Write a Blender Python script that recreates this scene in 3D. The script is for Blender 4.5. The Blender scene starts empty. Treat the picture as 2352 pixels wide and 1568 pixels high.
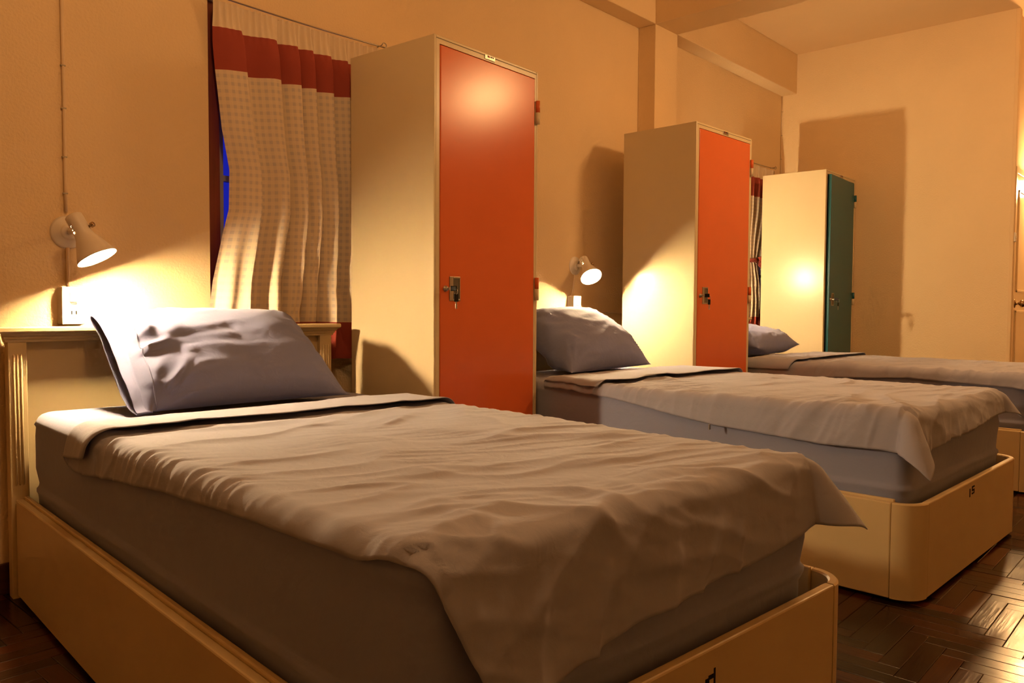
import bpy, bmesh, math, random
import numpy as np
from mathutils import Vector, Matrix, noise

random.seed(7)
sc = bpy.context.scene
C = sc.collection
PI = math.pi

# ------------------------------------------------------------------ camera, world, exposure
CAM = (0.0, -2.9056, 0.93)
cam_d = bpy.data.cameras.new('camera')
cam_d.sensor_width = 36.0
cam_d.lens = 1833.85 / 2352.0 * 36.0
cam_d.clip_start = 0.02
cam = bpy.data.objects.new('camera', cam_d)
C.objects.link(cam)
yaw, pit, rol = 0.8374, -0.0431, 0.0053
fw = Vector((math.sin(yaw) * math.cos(pit), math.cos(yaw) * math.cos(pit), math.sin(pit)))
r0 = Vector((math.cos(yaw), -math.sin(yaw), 0.0))
u0 = r0.cross(fw)
rr = r0 * math.cos(rol) + u0 * math.sin(rol)
uu = -r0 * math.sin(rol) + u0 * math.cos(rol)
cam.matrix_world = Matrix(((rr.x, uu.x, -fw.x, CAM[0]), (rr.y, uu.y, -fw.y, CAM[1]), (rr.z, uu.z, -fw.z, CAM[2]), (0, 0, 0, 1)))
sc.camera = cam

w = bpy.data.worlds.new('dusk_sky')
sc.world = w
w.use_nodes = True
bg = w.node_tree.nodes['Background']
bg.inputs['Color'].default_value = (0.012, 0.016, 0.36, 1)
bg.inputs['Strength'].default_value = 0.9

sc.view_settings.view_transform = 'Standard'
sc.view_settings.look = 'None'
sc.view_settings.exposure = 0.0
sc.view_settings.gamma = 1.0
sc.view_settings.use_curve_mapping = False
try:
    sc.cycles.use_denoising = True
    sc.cycles.use_light_tree = False
    sc.cycles.use_adaptive_sampling = True
    sc.cycles.adaptive_threshold = 0.09
    sc.cycles.adaptive_min_samples = 20
    sc.cycles.sample_clamp_indirect = 6.0
    sc.cycles.max_bounces = 6
    sc.cycles.diffuse_bounces = 4
except Exception:
    pass

P_LAMP = 80.0       # reading lamps
P_PENDANT = 58.0   # pendant globe on the right of the frame
P_FILL = 32.0     # added fill globe above the frame, brightens the left side
P_GLOBE = 70.0      # globe beside the far door
COL_LAMP = (1.0, 0.67, 0.33)
COL_ROOM = (1.0, 0.56, 0.22)

# ------------------------------------------------------------------ materials
def mat(name):
    m = bpy.data.materials.new(name)
    m.use_nodes = True
    nt = m.node_tree
    return m, nt, nt.nodes['Principled BSDF']

def N(nt, t, **kw):
    n = nt.nodes.new(t)
    for k, v in kw.items():
        if k in n.inputs:
            n.inputs[k].default_value = v
        else:
            setattr(n, k, v)
    return n

def paint(name, col, rough=0.5, var=0.06, nscale=6.0, bump=0.0, bscale=60.0, metallic=0.0, spec=0.5, coat=0.0, stretch=None, bdist=0.01, vscale_detail=4.0):
    m, nt, b = mat(name)
    tc = N(nt, 'ShaderNodeTexCoord')
    src = tc.outputs['Object']
    if stretch:
        mp = N(nt, 'ShaderNodeMapping')
        mp.inputs['Scale'].default_value = stretch
        nt.links.new(src, mp.inputs['Vector'])
        src = mp.outputs['Vector']
    nz = N(nt, 'ShaderNodeTexNoise')
    nz.inputs['Scale'].default_value = nscale
    nz.inputs['Detail'].default_value = vscale_detail
    nt.links.new(src, nz.inputs['Vector'])
    rp = N(nt, 'ShaderNodeValToRGB')
    lo = tuple(max(0, c * (1 - var)) for c in col) + (1,)
    hi = tuple(min(1, c * (1 + var)) for c in col) + (1,)
    rp.color_ramp.elements[0].position = 0.3
    rp.color_ramp.elements[1].position = 0.7
    rp.color_ramp.elements[0].color = lo
    rp.color_ramp.elements[1].color = hi
    nt.links.new(nz.outputs['Fac'], rp.inputs['Fac'])
    nt.links.new(rp.outputs['Color'], b.inputs['Base Color'])
    b.inputs['Roughness'].default_value = rough
    b.inputs['Metallic'].default_value = metallic
    b.inputs['Specular IOR Level'].default_value = spec
    b.inputs['Coat Weight'].default_value = coat
    if bump > 0:
        n2 = N(nt, 'ShaderNodeTexNoise')
        n2.inputs['Scale'].default_value = bscale
        n2.inputs['Detail'].default_value = 5.0
        nt.links.new(src, n2.inputs['Vector'])
        bp = N(nt, 'ShaderNodeBump')
        bp.inputs['Strength'].default_value = bump
        bp.inputs['Distance'].default_value = bdist
        nt.links.new(n2.outputs['Fac'], bp.inputs['Height'])
        nt.links.new(bp.outputs['Normal'], b.inputs['Normal'])
    return m

def emit(name, col, strength):
    m, nt, b = mat(name)
    b.inputs['Base Color'].default_value = (0.9, 0.85, 0.75, 1)
    b.inputs['Emission Color'].default_value = col + (1,)
    b.inputs['Emission Strength'].default_value = strength
    return m

def fabric(name, col, var=0.05, sheen=0.15, rough=0.85, weave=900.0, wb=0.12):
    m, nt, b = mat(name)
    tc = N(nt, 'ShaderNodeTexCoord')
    nz = N(nt, 'ShaderNodeTexNoise')
    nz.inputs['Scale'].default_value = 3.0
    nz.inputs['Detail'].default_value = 6.0
    nt.links.new(tc.outputs['Object'], nz.inputs['Vector'])
    rp = N(nt, 'ShaderNodeValToRGB')
    rp.color_ramp.elements[0].color = tuple(c * (1 - var) for c in col) + (1,)
    rp.color_ramp.elements[1].color = tuple(c * (1 + var) for c in col) + (1,)
    nt.links.new(nz.outputs['Fac'], rp.inputs['Fac'])
    nt.links.new(rp.outputs['Color'], b.inputs['Base Color'])
    b.inputs['Roughness'].default_value = rough
    b.inputs['Sheen Weight'].default_value = sheen
    b.inputs['Specular IOR Level'].default_value = 0.25
    n2 = N(nt, 'ShaderNodeTexNoise')
    n2.inputs['Scale'].default_value = weave
    n3 = N(nt, 'ShaderNodeTexNoise')
    n3.inputs['Scale'].default_value = 22.0
    n3.inputs['Detail'].default_value = 5.0
    n3.inputs['Distortion'].default_value = 0.6
    nt.links.new(tc.outputs['Object'], n2.inputs['Vector'])
    nt.links.new(tc.outputs['Object'], n3.inputs['Vector'])
    b1 = N(nt, 'ShaderNodeBump')
    b1.inputs['Strength'].default_value = 0.25
    b1.inputs['Distance'].default_value = 0.008
    nt.links.new(n3.outputs['Fac'], b1.inputs['Height'])
    b2 = N(nt, 'ShaderNodeBump')
    b2.inputs['Strength'].default_value = wb
    b2.inputs['Distance'].default_value = 0.001
    nt.links.new(n2.outputs['Fac'], b2.inputs['Height'])
    nt.links.new(b1.outputs['Normal'], b2.inputs['Normal'])
    nt.links.new(b2.outputs['Normal'], b.inputs['Normal'])
    return m

M = {}
M['wall'] = paint('wall_cream_paint', (0.82, 0.64, 0.41), rough=0.9, var=0.025, nscale=2.5, bump=0.55, bscale=105, bdist=0.004, spec=0.1)
M['ceil'] = paint('ceiling_paint', (0.78, 0.57, 0.34), rough=0.9, var=0.03, nscale=1.5, bump=0.1, bscale=40, spec=0.2)
M['trim'] = paint('trim_gloss_paint', (0.80, 0.60, 0.36), rough=0.35, var=0.03)
M['bed'] = paint('bed_cream_paint', (0.63, 0.50, 0.28), rough=0.38, var=0.05, nscale=3.0, bump=0.06, bscale=25)
M['seam'] = paint('screen_dark', (0.05, 0.03, 0.015), rough=0.8)
M['locker'] = paint('locker_cream_enamel', (0.70, 0.60, 0.41), rough=0.27, var=0.015, nscale=3, bump=0.015, bscale=250)
M['orange'] = paint('locker_orange_enamel', (0.72, 0.15, 0.045), rough=0.23, spec=0.38, var=0.03, nscale=4, bump=0.015, bscale=250)
M['teal'] = paint('locker_teal_enamel', (0.010, 0.115, 0.165), rough=0.35, var=0.03, nscale=4, bump=0.015, bscale=250)
M['metal'] = paint('brushed_steel', (0.40, 0.37, 0.33), rough=0.32, var=0.05, metallic=1.0, nscale=30)
M['brass'] = paint('worn_brass', (0.45, 0.33, 0.2), rough=0.25, var=0.06, metallic=1.0, nscale=30)
M['recess'] = paint('handle_recess', (0.10, 0.085, 0.06), rough=0.5)
M['black'] = paint('black_plastic', (0.008, 0.008, 0.008), rough=0.6, spec=0.15)
M['white'] = paint('white_plastic', (0.80, 0.76, 0.68), rough=0.4, var=0.02)
M['shade'] = paint('lamp_enamel', (0.76, 0.70, 0.64), rough=0.42, var=0.02)
M['shade_in'] = paint('lamp_inner_white', (0.88, 0.86, 0.82), rough=0.5, var=0.01)
M['wood_dark'] = paint('dark_red_wood_paint', (0.16, 0.028, 0.014), rough=0.42, var=0.2, nscale=5, stretch=(12, 12, 1), bump=0.1, bscale=30)
M['baseboard'] = paint('baseboard_dark_wood', (0.055, 0.02, 0.009), rough=0.35, var=0.25, nscale=6, stretch=(1, 10, 10))
M['sash'] = paint('sash_grey_paint', (0.42, 0.37, 0.28), rough=0.5)
M['sheet'] = fabric('periwinkle_sheet', (0.36, 0.385, 0.53), var=0.04)
M['sheet2'] = fabric('periwinkle_fitted_sheet', (0.27, 0.30, 0.47), var=0.04)
M['pillow'] = fabric('periwinkle_pillowcase', (0.205, 0.24, 0.48), var=0.04)
M['red'] = fabric('curtain_red_cotton', (0.35, 0.065, 0.047), var=0.1, sheen=0.05)
M['red_plate'] = paint('red_print', (0.35, 0.03, 0.02), rough=0.5)
M['wire'] = paint('cable_white_pvc', (0.78, 0.61, 0.41), rough=0.5)
M['wiredark'] = paint('dark_wire', (0.06, 0.045, 0.03), rough=0.5)
M['curtain_top'] = fabric('curtain_offwhite_cotton', (0.78, 0.66, 0.52), var=0.05, sheen=0.05)

def make_check():
    m, nt, b = mat('curtain_checked_cotton')
    uv = N(nt, 'ShaderNodeUVMap')
    sp = N(nt, 'ShaderNodeSeparateXYZ')
    nt.links.new(uv.outputs['UV'], sp.inputs['Vector'])
    outs = []
    for ax in ('X', 'Y'):
        mu = N(nt, 'ShaderNodeMath', operation='MULTIPLY')
        mu.inputs[1].default_value = 1 / 0.028
        nt.links.new(sp.outputs[ax], mu.inputs[0])
        fr = N(nt, 'ShaderNodeMath', operation='FRACT')
        nt.links.new(mu.outputs[0], fr.inputs[0])
        lt = N(nt, 'ShaderNodeMath', operation='LESS_THAN')
        lt.inputs[1].default_value = 0.46
        nt.links.new(fr.outputs[0], lt.inputs[0])
        outs.append(lt)
    ad = N(nt, 'ShaderNodeMath', operation='ADD')
    nt.links.new(outs[0].outputs[0], ad.inputs[0])
    nt.links.new(outs[1].outputs[0], ad.inputs[1])
    dv = N(nt, 'ShaderNodeMath', operation='MULTIPLY')
    dv.inputs[1].default_value = 0.5
    nt.links.new(ad.outputs[0], dv.inputs[0])
    rp = N(nt, 'ShaderNodeValToRGB')
    e = rp.color_ramp.elements
    e[0].position = 0.0
    e[0].color = (0.80, 0.68, 0.54, 1)
    e[1].position = 1.0
    e[1].color = (0.62, 0.54, 0.49, 1)
    mid = e.new(0.5)
    mid.color = (0.75, 0.64, 0.52, 1)
    nt.links.new(dv.outputs[0], rp.inputs['Fac'])
    nt.links.new(rp.outputs['Color'], b.inputs['Base Color'])
    b.inputs['Roughness'].default_value = 0.9
    b.inputs['Specular IOR Level'].default_value = 0.15
    tc = N(nt, 'ShaderNodeTexCoord')
    nz = N(nt, 'ShaderNodeTexNoise')
    nz.inputs['Scale'].default_value = 500
    nt.links.new(tc.outputs['Object'], nz.inputs['Vector'])
    bp = N(nt, 'ShaderNodeBump')
    bp.inputs['Strength'].default_value = 0.2
    bp.inputs['Distance'].default_value = 0.001
    nt.links.new(nz.outputs['Fac'], bp.inputs['Height'])
    nt.links.new(bp.outputs['Normal'], b.inputs['Normal'])
    return m
M['check'] = make_check()

def make_glass():
    m, nt, b = mat('window_glass')
    b.inputs['Base Color'].default_value = (0.9, 0.92, 1, 1)
    b.inputs['Roughness'].default_value = 0.02
    b.inputs['Transmission Weight'].default_value = 1.0
    b.inputs['IOR'].default_value = 1.1
    return m
M['glass'] = make_glass()

def make_parquet():
    m, nt, b = mat('parquet_wood')
    oi = N(nt, 'ShaderNodeObjectInfo')
    ge = N(nt, 'ShaderNodeNewGeometry')
    ad = N(nt, 'ShaderNodeMath', operation='ADD')
    nt.links.new(oi.outputs['Random'], ad.inputs[0])
    nt.links.new(ge.outputs['Random Per Island'], ad.inputs[1])
    fr = N(nt, 'ShaderNodeMath', operation='FRACT')
    nt.links.new(ad.outputs[0], fr.inputs[0])
    rp = N(nt, 'ShaderNodeValToRGB')
    e = rp.color_ramp.elements
    e[0].color = (0.018, 0.0065, 0.003, 1)
    e[1].color = (0.105, 0.024, 0.008, 1)
    md = e.new(0.6)
    md.color = (0.045, 0.014, 0.006, 1)
    nt.links.new(fr.outputs[0], rp.inputs['Fac'])
    tc = N(nt, 'ShaderNodeTexCoord')
    uv = N(nt, 'ShaderNodeUVMap')
    mp = N(nt, 'ShaderNodeMapping')
    mp.inputs['Scale'].default_value = (6, 90, 1)
    nt.links.new(uv.outputs['UV'], mp.inputs['Vector'])
    nz = N(nt, 'ShaderNodeTexNoise')
    nz.inputs['Scale'].default_value = 1.0
    nz.inputs['Detail'].default_value = 5
    nt.links.new(mp.outputs['Vector'], nz.inputs['Vector'])
    mx = N(nt, 'ShaderNodeMix', data_type='RGBA', blend_type='MULTIPLY')
    mx.inputs['Factor'].default_value = 0.6
    nt.links.new(rp.outputs['Color'], mx.inputs['A'])
    nt.links.new(nz.outputs['Color'], mx.inputs['B'])
    nt.links.new(mx.outputs['Result'], b.inputs['Base Color'])
    n2 = N(nt, 'ShaderNodeTexNoise')
    n2.inputs['Scale'].default_value = 9
    n2.inputs['Detail'].default_value = 5
    nt.links.new(ge.outputs['Position'], n2.inputs['Vector'])
    mr = N(nt, 'ShaderNodeMapRange')
    mr.inputs['To Min'].default_value = 0.10
    mr.inputs['To Max'].default_value = 0.34
    nt.links.new(n2.outputs['Fac'], mr.inputs['Value'])
    nt.links.new(mr.outputs['Result'], b.inputs['Roughness'])
    bp = N(nt, 'ShaderNodeBump')
    bp.inputs['Strength'].default_value = 0.25
    bp.inputs['Distance'].default_value = 0.002
    nt.links.new(nz.outputs['Fac'], bp.inputs['Height'])
    nt.links.new(bp.outputs['Normal'], b.inputs['Normal'])
    b.inputs['Specular IOR Level'].default_value = 0.32
    b.inputs['Coat Weight'].default_value = 0.08
    b.inputs['Coat Roughness'].default_value = 0.12
    return m
M['parquet'] = make_parquet()

# ------------------------------------------------------------------ helpers
def link(name, me, m=None, parent=None, smooth=False):
    o = bpy.data.objects.new(name, me)
    C.objects.link(o)
    if m is not None:
        for mm in (m if isinstance(m, (list, tuple)) else [m]):
            me.materials.append(M[mm] if isinstance(mm, str) else mm)
    if parent is not None:
        o.parent = parent
    if smooth:
        for p in me.polygons:
            p.use_smooth = True
    return o

def mesh(name, v, f):
    me = bpy.data.meshes.new(name)
    me.from_pydata([tuple(map(float, q)) for q in v], [], [tuple(map(int, q)) for q in f])
    me.update()
    return me

BOXF = [(0, 3, 2, 1), (4, 5, 6, 7), (0, 1, 5, 4), (1, 2, 6, 5), (2, 3, 7, 6), (3, 0, 4, 7)]
def boxv(x0, x1, y0, y1, z0, z1):
    return [(x0, y0, z0), (x1, y0, z0), (x1, y1, z0), (x0, y1, z0), (x0, y0, z1), (x1, y0, z1), (x1, y1, z1), (x0, y1, z1)]

def boxes(name, lst, m, parent=None, bevel=0.0):
    v, f = [], []
    for b in lst:
        x0, x1, y0, y1, z0, z1 = b
        b = (min(x0, x1), max(x0, x1), min(y0, y1), max(y0, y1), min(z0, z1), max(z0, z1))
        k = len(v)
        v += boxv(*b)
        f += [tuple(i + k for i in q) for q in BOXF]
    o = link(name, mesh(name, v, f), m, parent)
    if bevel > 0:
        md = o.modifiers.new('bevel', 'BEVEL')
        md.width = bevel
        md.segments = 2
        md.limit_method = 'ANGLE'
    return o

def box(name, b, m, parent=None, bevel=0.0):
    return boxes(name, [b], m, parent, bevel)

def frame_from(axis):
    a = Vector(axis).normalized()
    t = Vector((0, 0, 1)) if abs(a.z) < 0.9 else Vector((1, 0, 0))
    x = t.cross(a).normalized()
    y = a.cross(x)
    return x, y, a

def lathe(name, prof, m, parent=None, origin=(0, 0, 0), axis=(0, 0, 1), seg=32, holes=(), smooth=True, closed=False):
    x, y, a = frame_from(axis)
    o0 = Vector(origin)
    v, f = [], []
    for (r, h) in prof:
        for k in range(seg):
            t = 2 * PI * k / seg
            v.append(o0 + x * (r * math.cos(t)) + y * (r * math.sin(t)) + a * h)
    n = len(prof)
    for i in range(n - 1):
        for k in range(seg):
            if (i, k) in holes:
                continue
            k2 = (k + 1) % seg
            f.append((i * seg + k, i * seg + k2, (i + 1) * seg + k2, (i + 1) * seg + k))
    me = mesh(name, v, f)
    bm = bmesh.new()
    bm.from_mesh(me)
    bmesh.ops.remove_doubles(bm, verts=bm.verts, dist=1e-5)
    bmesh.ops.recalc_face_normals(bm, faces=bm.faces)
    bm.to_mesh(me)
    bm.free()
    return link(name, me, m, parent, smooth)

def tube(name, pts, rad, m, parent=None, seg=8, smooth=True, caps=True):
    pts = [Vector(p) for p in pts]
    v, f = [], []
    prev = None
    for i, p in enumerate(pts):
        d = (pts[min(i + 1, len(pts) - 1)] - pts[max(i - 1, 0)]).normalized()
        if prev is None:
            x, y, _ = frame_from(d)
        else:
            x = (prev - d * prev.dot(d)).normalized()
            y = d.cross(x)
        prev = x
        rr_ = rad[i] if isinstance(rad, (list, tuple)) else rad
        for k in range(seg):
            t = 2 * PI * k / seg
            v.append(p + x * (rr_ * math.cos(t)) + y * (rr_ * math.sin(t)))
    for i in range(len(pts) - 1):
        for k in range(seg):
            k2 = (k + 1) % seg
            f.append((i * seg + k, i * seg + k2, (i + 1) * seg + k2, (i + 1) * seg + k))
    if caps:
        f.append(tuple(range(seg - 1, -1, -1)))
        f.append(tuple((len(pts) - 1) * seg + k for k in range(seg)))
    return link(name, mesh(name, v, f), m, parent, smooth)

def grid(name, V, m, parent=None, uv=None, smooth=True):
    """V: array (rows, cols, 3)"""
    R_, K = V.shape[:2]
    idx = np.arange(R_ * K).reshape(R_, K)
    f = np.stack([idx[:-1, :-1], idx[:-1, 1:], idx[1:, 1:], idx[1:, :-1]], -1).reshape(-1, 4)
    me = mesh(name, V.reshape(-1, 3), f)
    if uv is not None:
        ul = me.uv_layers.new(name='UVMap')
        U = uv.reshape(-1, 2)
        for p in me.polygons:
            for li in p.loop_indices:
                ul.data[li].uv = U[me.loops[li].vertex_index]
    return link(name, me, m, parent, smooth)

def empty(name, loc=(0, 0, 0), rz=0.0):
    o = bpy.data.objects.new(name, None)
    C.objects.link(o)
    o.location = loc
    o.rotation_euler = (0, 0, rz)
    o.empty_display_size = 0.1
    return o

def tag(o, label, cat, group=None, kind=None):
    o['label'] = label
    o['category'] = cat
    if group:
        o['group'] = group
    if kind:
        o['kind'] = kind
    return o

def fbm(x, y, seed=0.0, oct=3):
    return noise.fractal(Vector((x, y, seed)), 1.0, 2.0, oct)

def nz1(x, y, seed=0.0):
    return noise.noise(Vector((x, y, seed)))

# ------------------------------------------------------------------ room shell
FX, ZC, ZB, BD, PX = 6.64, 3.055, 2.73, 0.128, 4.43
XL, XR, YF = -1.6, 8.3, -5.2
AY = -1.71            # front of the block that ends the right wall
WT = 0.20             # wall thickness
WIN = [(1.50, 2.34, 0.80, 2.085), (5.78, 6.52, 0.80, 2.085)]

M['floor_base'] = paint('floor_base_wood', (0.03, 0.011, 0.005), rough=0.5)
fl = box('floor', (XL - WT, XR + WT, YF - WT, WT, -0.12, -0.006), 'floor_base')
tag(fl, 'dark glossy brown herringbone parquet floor', 'floor', kind='structure')

def wall_with_holes(name, x0, x1, holes, y0, y1, z1):
    lst = []
    cur = x0
    for (a, b, c, d) in holes:
        lst.append((cur, a, y0, y1, 0, z1))
        lst.append((a, b, y0, y1, 0, c))
        lst.append((a, b, y0, y1, d, z1))
        cur = b
    lst.append((cur, x1, y0, y1, 0, z1))
    return boxes(name, lst, 'wall')
wb = wall_with_holes('wall_back', XL, FX + 0.02, WIN, 0.0, WT, ZC)
tag(wb, 'rough cream plaster wall behind the headboards', 'wall', kind='structure')
o = box('wall_right', (FX, XR + WT, AY, WT, 0, ZC), 'wall')
tag(o, 'plain cream wall at the far end beyond the teal locker', 'wall', kind='structure')
o = box('wall_left', (XL - WT, XL, YF - WT, WT, 0, ZC), 'wall')
tag(o, 'cream wall at the left end of the dormitory', 'wall', kind='structure')
o = box('wall_front', (XL, XR, YF - WT, YF, 0, ZC), 'wall')
tag(o, 'cream wall opposite the beds', 'wall', kind='structure')
o = box('wall_end', (XR, XR + WT, YF - WT, AY, 0, ZC), 'wall')
tag(o, 'cream wall closing the recess by the door', 'wall', kind='structure')
o = box('ceiling', (XL - WT, XR + WT, YF - WT, WT, ZC, ZC + 0.15), 'ceil')
tag(o, 'plain painted ceiling above the cross beam', 'ceiling', kind='structure')
o = box('trim_1', (PX, PX + 0.27, -BD, 0, 0, ZB), 'wall', bevel=0.004)
tag(o, 'cream square pillar standing out of the back wall behind the second locker', 'pillar', kind='structure')
o = box('trim_2', (PX, PX + 0.27, YF, 0, ZB, ZC), 'wall', bevel=0.004)
tag(o, 'cream cross beam running over the room from the pillar', 'beam', kind='structure')
o = box('trim_3', (XL, PX, -BD, 0, ZB, ZC), 'wall', bevel=0.004)
tag(o, 'cream beam along the back wall left of the pillar', 'beam', kind='structure')
o = box('trim_4', (PX + 0.27, FX, -BD, 0, ZB, ZC), 'wall', bevel=0.004)
tag(o, 'cream beam along the back wall right of the pillar', 'beam', kind='structure')
o = box('trim_5', (FX - 0.006, FX + 0.05, AY - 0.022, AY + 0.004, 0, ZC), 'trim', bevel=0.003)
tag(o, 'narrow glossy jamb strip at the end of the far wall', 'trim', kind='structure')
bb = empty('baseboard_back')
tag(bb, 'dark brown wooden baseboard along the back wall', 'baseboard', kind='structure')
for k, (a, b) in enumerate(((XL, PX), (PX + 0.27, FX))):
    box('board', (a, b, -0.014, 0, 0, 0.10), 'baseboard', bb, bevel=0.003)
box('board', (PX - 0.012, PX + 0.282, -BD - 0.014, -BD, 0, 0.10), 'baseboard', bb, bevel=0.003)
o = box('baseboard_right', (FX - 0.014, FX, AY, -0.015, 0, 0.10), 'baseboard', bevel=0.003)
tag(o, 'dark brown wooden baseboard along the far wall', 'baseboard', kind='structure')

# parquet in herringbone
PL, PW, GAP = 0.28, 0.056, 0.00035
BED = [((0.8069, -0.0474), -0.0824), ((2.745, -0.0783), -0.0408), ((4.6823, -0.085), 0.0019)]
BW, BL, BH = 1.24, 2.134, 0.318
def under_bed(x, y):
    for (ox, oy), a in BED:
        dx, dy = x - ox, y - oy
        u = dx * math.cos(a) + dy * math.sin(a)
        v = -dx * math.sin(a) + dy * math.cos(a)
        if 0.02 < u < BW - 0.02 and -BL + 0.02 < v < 0:
            return True
    return False
def in_frame(x, y):
    d = Vector((x - CAM[0], y - CAM[1], -CAM[2]))
    dp = d.dot(fw)
    if dp < 0.3:
        return None
    px = 1176 + 1833.85 * d.dot(rr) / dp
    py = 784 - 1833.85 * d.dot(uu) / dp
    return dp if (-60 < px < 2412 and -20 < py < 1640) else None
def plank_mesh(name, lx, ly):
    g, h = GAP, 0.0016
    x0, x1, y0, y1 = g, lx - g, g, ly - g
    v = [(x0, y0, -0.006), (x1, y0, -0.006), (x1, y1, -0.006), (x0, y1, -0.006),
         (x0, y0, -h), (x1, y0, -h), (x1, y1, -h), (x0, y1, -h),
         (x0 + h, y0 + h, 0), (x1 - h, y0 + h, 0), (x1 - h, y1 - h, 0), (x0 + h, y1 - h, 0)]
    f = [(0, 1, 5, 4), (1, 2, 6, 5), (2, 3, 7, 6), (3, 0, 4, 7), (4, 5, 9, 8), (5, 6, 10, 9), (6, 7, 11, 10), (7, 4, 8, 11), (8, 9, 10, 11)]
    return v, f
def set_uv(me, vert):
    ul = me.uv_layers.new(name='UVMap')
    for lp in me.loops:
        co = me.vertices[lp.vertex_index].co
        ul.data[lp.index].uv = (co.y, co.x) if vert[lp.vertex_index] else (co.x, co.y)
PV = {0: plank_mesh('h', PL, PW), 1: plank_mesh('v', PW, PL)}
PM = {}
for k in (0, 1):
    me = mesh('parquet_plank', *PV[k])
    set_uv(me, [k] * 12)
    me.materials.append(M['parquet'])
    PM[k] = me
planks = []
i0, i1 = int(XL / PW) - 2, int(XR / PW) + 2
j0, j1 = int(YF / PW) - 2, 0
for i in range(i0, i1):
    for j in range(j0, j1):
        d = (i - j) % 10
        if d == 0:
            x, y, k = i * PW, j * PW, 0
            if x + PL > XR or y + PW > 0 or x < XL or y < YF: continue
        elif d == 9:
            x, y, k = i * PW, j * PW, 1
            if y + PL > 0 or x + PW > XR or x < XL or y < YF: continue
        else:
            continue
        planks.append((x, y, k))
seen, rest = [], []
for (x, y, k) in planks:
    cx, cy = x + (PL if k == 0 else PW) / 2, y + (PW if k == 0 else PL) / 2
    if cx > FX and cy > AY: continue
    dp = in_frame(cx, cy)
    if dp is not None and not under_bed(cx, cy):
        seen.append((dp, x, y, k))
    else:
        rest.append((x, y, k))
seen.sort()
rest += [(x, y, k) for (_, x, y, k) in seen[290:]]
for (_, x, y, k) in seen[:290]:
    o = bpy.data.objects.new('parquet_plank', PM[k])
    C.objects.link(o)
    o.parent = fl
    o.location = (x, y, random.uniform(-0.0006, 0.0004))
    o.rotation_euler = (random.uniform(-1, 1) * 0.003, random.uniform(-1, 1) * 0.003, 0)
v, f, vert = [], [], []
for (x, y, k) in rest:
    b = len(v)
    vv, ff = PV[k]
    dz = random.uniform(-0.0006, 0.0003)
    v += [(a + x, c + y, e + dz) for a, c, e in vv]
    f += [tuple(q + b for q in g) for g in ff]
    vert += [k] * 12
me = mesh('parquet_planks', v, f)
set_uv(me, vert)
o = link('parquet_planks', me, 'parquet', fl)
o['kind'] = 'stuff'

# ------------------------------------------------------------------ windows
def window(name, W_, label, bars):
    x0, x1, z0, z1 = W_
    t = empty(name, (x0, 0.02, z0))
    tag(t, label, 'window', kind='structure')
    wx, wz = x1 - x0, z1 - z0
    fw_ = 0.055
    box('frame_stile', (0, fw_, 0.0, 0.09, 0, wz), 'wood_dark', t, bevel=0.003)
    box('frame_stile', (wx - fw_, wx, 0.0, 0.09, 0, wz), 'wood_dark', t, bevel=0.003)
    box('frame_rail', (fw_, wx - fw_, 0.0, 0.09, 0, fw_), 'wood_dark', t, bevel=0.003)
    box('frame_rail', (fw_, wx - fw_, 0.0, 0.09, wz - fw_, wz), 'wood_dark', t, bevel=0.003)
    box('sill', (-0.0, wx, -0.04, 0.0, -0.0, 0.022), 'wood_dark', t, bevel=0.004)
    xm = wx / 2
    for a, b in ((fw_, xm), (xm, wx - fw_)):
        s = empty('sash')
        s.parent = t
        sw = 0.032
        box('sash_stile', (a + 0.001, a + sw, 0.035, 0.07, fw_, wz - fw_), 'sash', s)
        box('sash_stile', (b - sw, b - 0.001, 0.035, 0.07, fw_, wz - fw_), 'sash', s)
        box('sash_rail', (a + sw, b - sw, 0.035, 0.07, fw_, fw_ + 0.03), 'sash', s)
        box('sash_rail', (a + sw, b - sw, 0.035, 0.07, wz - fw_ - 0.03, wz - fw_), 'sash', s)
        zs = [fw_ + 0.03] + [q - z0 for q in bars] + [wz - fw_ - 0.03]
        for q in zs[1:-1]:
            box('glazing_bar', (a + sw, b - sw, 0.038, 0.066, q - 0.011, q + 0.011), 'sash', s)
        for q0, q1 in zip(zs[:-1], zs[1:]):
            box('pane', (a + sw, b - sw, 0.05, 0.054, q0 + 0.011, q1 - 0.011), 'glass', s)
    for hz in (0.16, 1.17):
        h = lathe('hinge', [(0.0, -0.035), (0.007, -0.035), (0.007, -0.001), (0.006, 0), (0.007, 0.001), (0.007, 0.035), (0.0, 0.035)], 'metal', t, (fw_ + 0.004, -0.006, hz), (0, 0, 1), 10)
    return t
window('window_1', WIN[0], 'dark red wooden window with dusk blue panes behind the first checked curtain', (1.20, 1.43, 1.75))
window('window_2', WIN[1], 'dark wooden window behind the tied curtain by the teal locker', (1.20, 1.43, 1.75))

o = box('sky_screen', (5.3, 7.1, 0.75, 0.85, -0.1, 3.0), 'seam')  # added to block the blue sky glow through the second window
tag(o, 'added dark screen outside the window by the teal locker, hiding the blue sky', 'wall', kind='structure')

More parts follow.
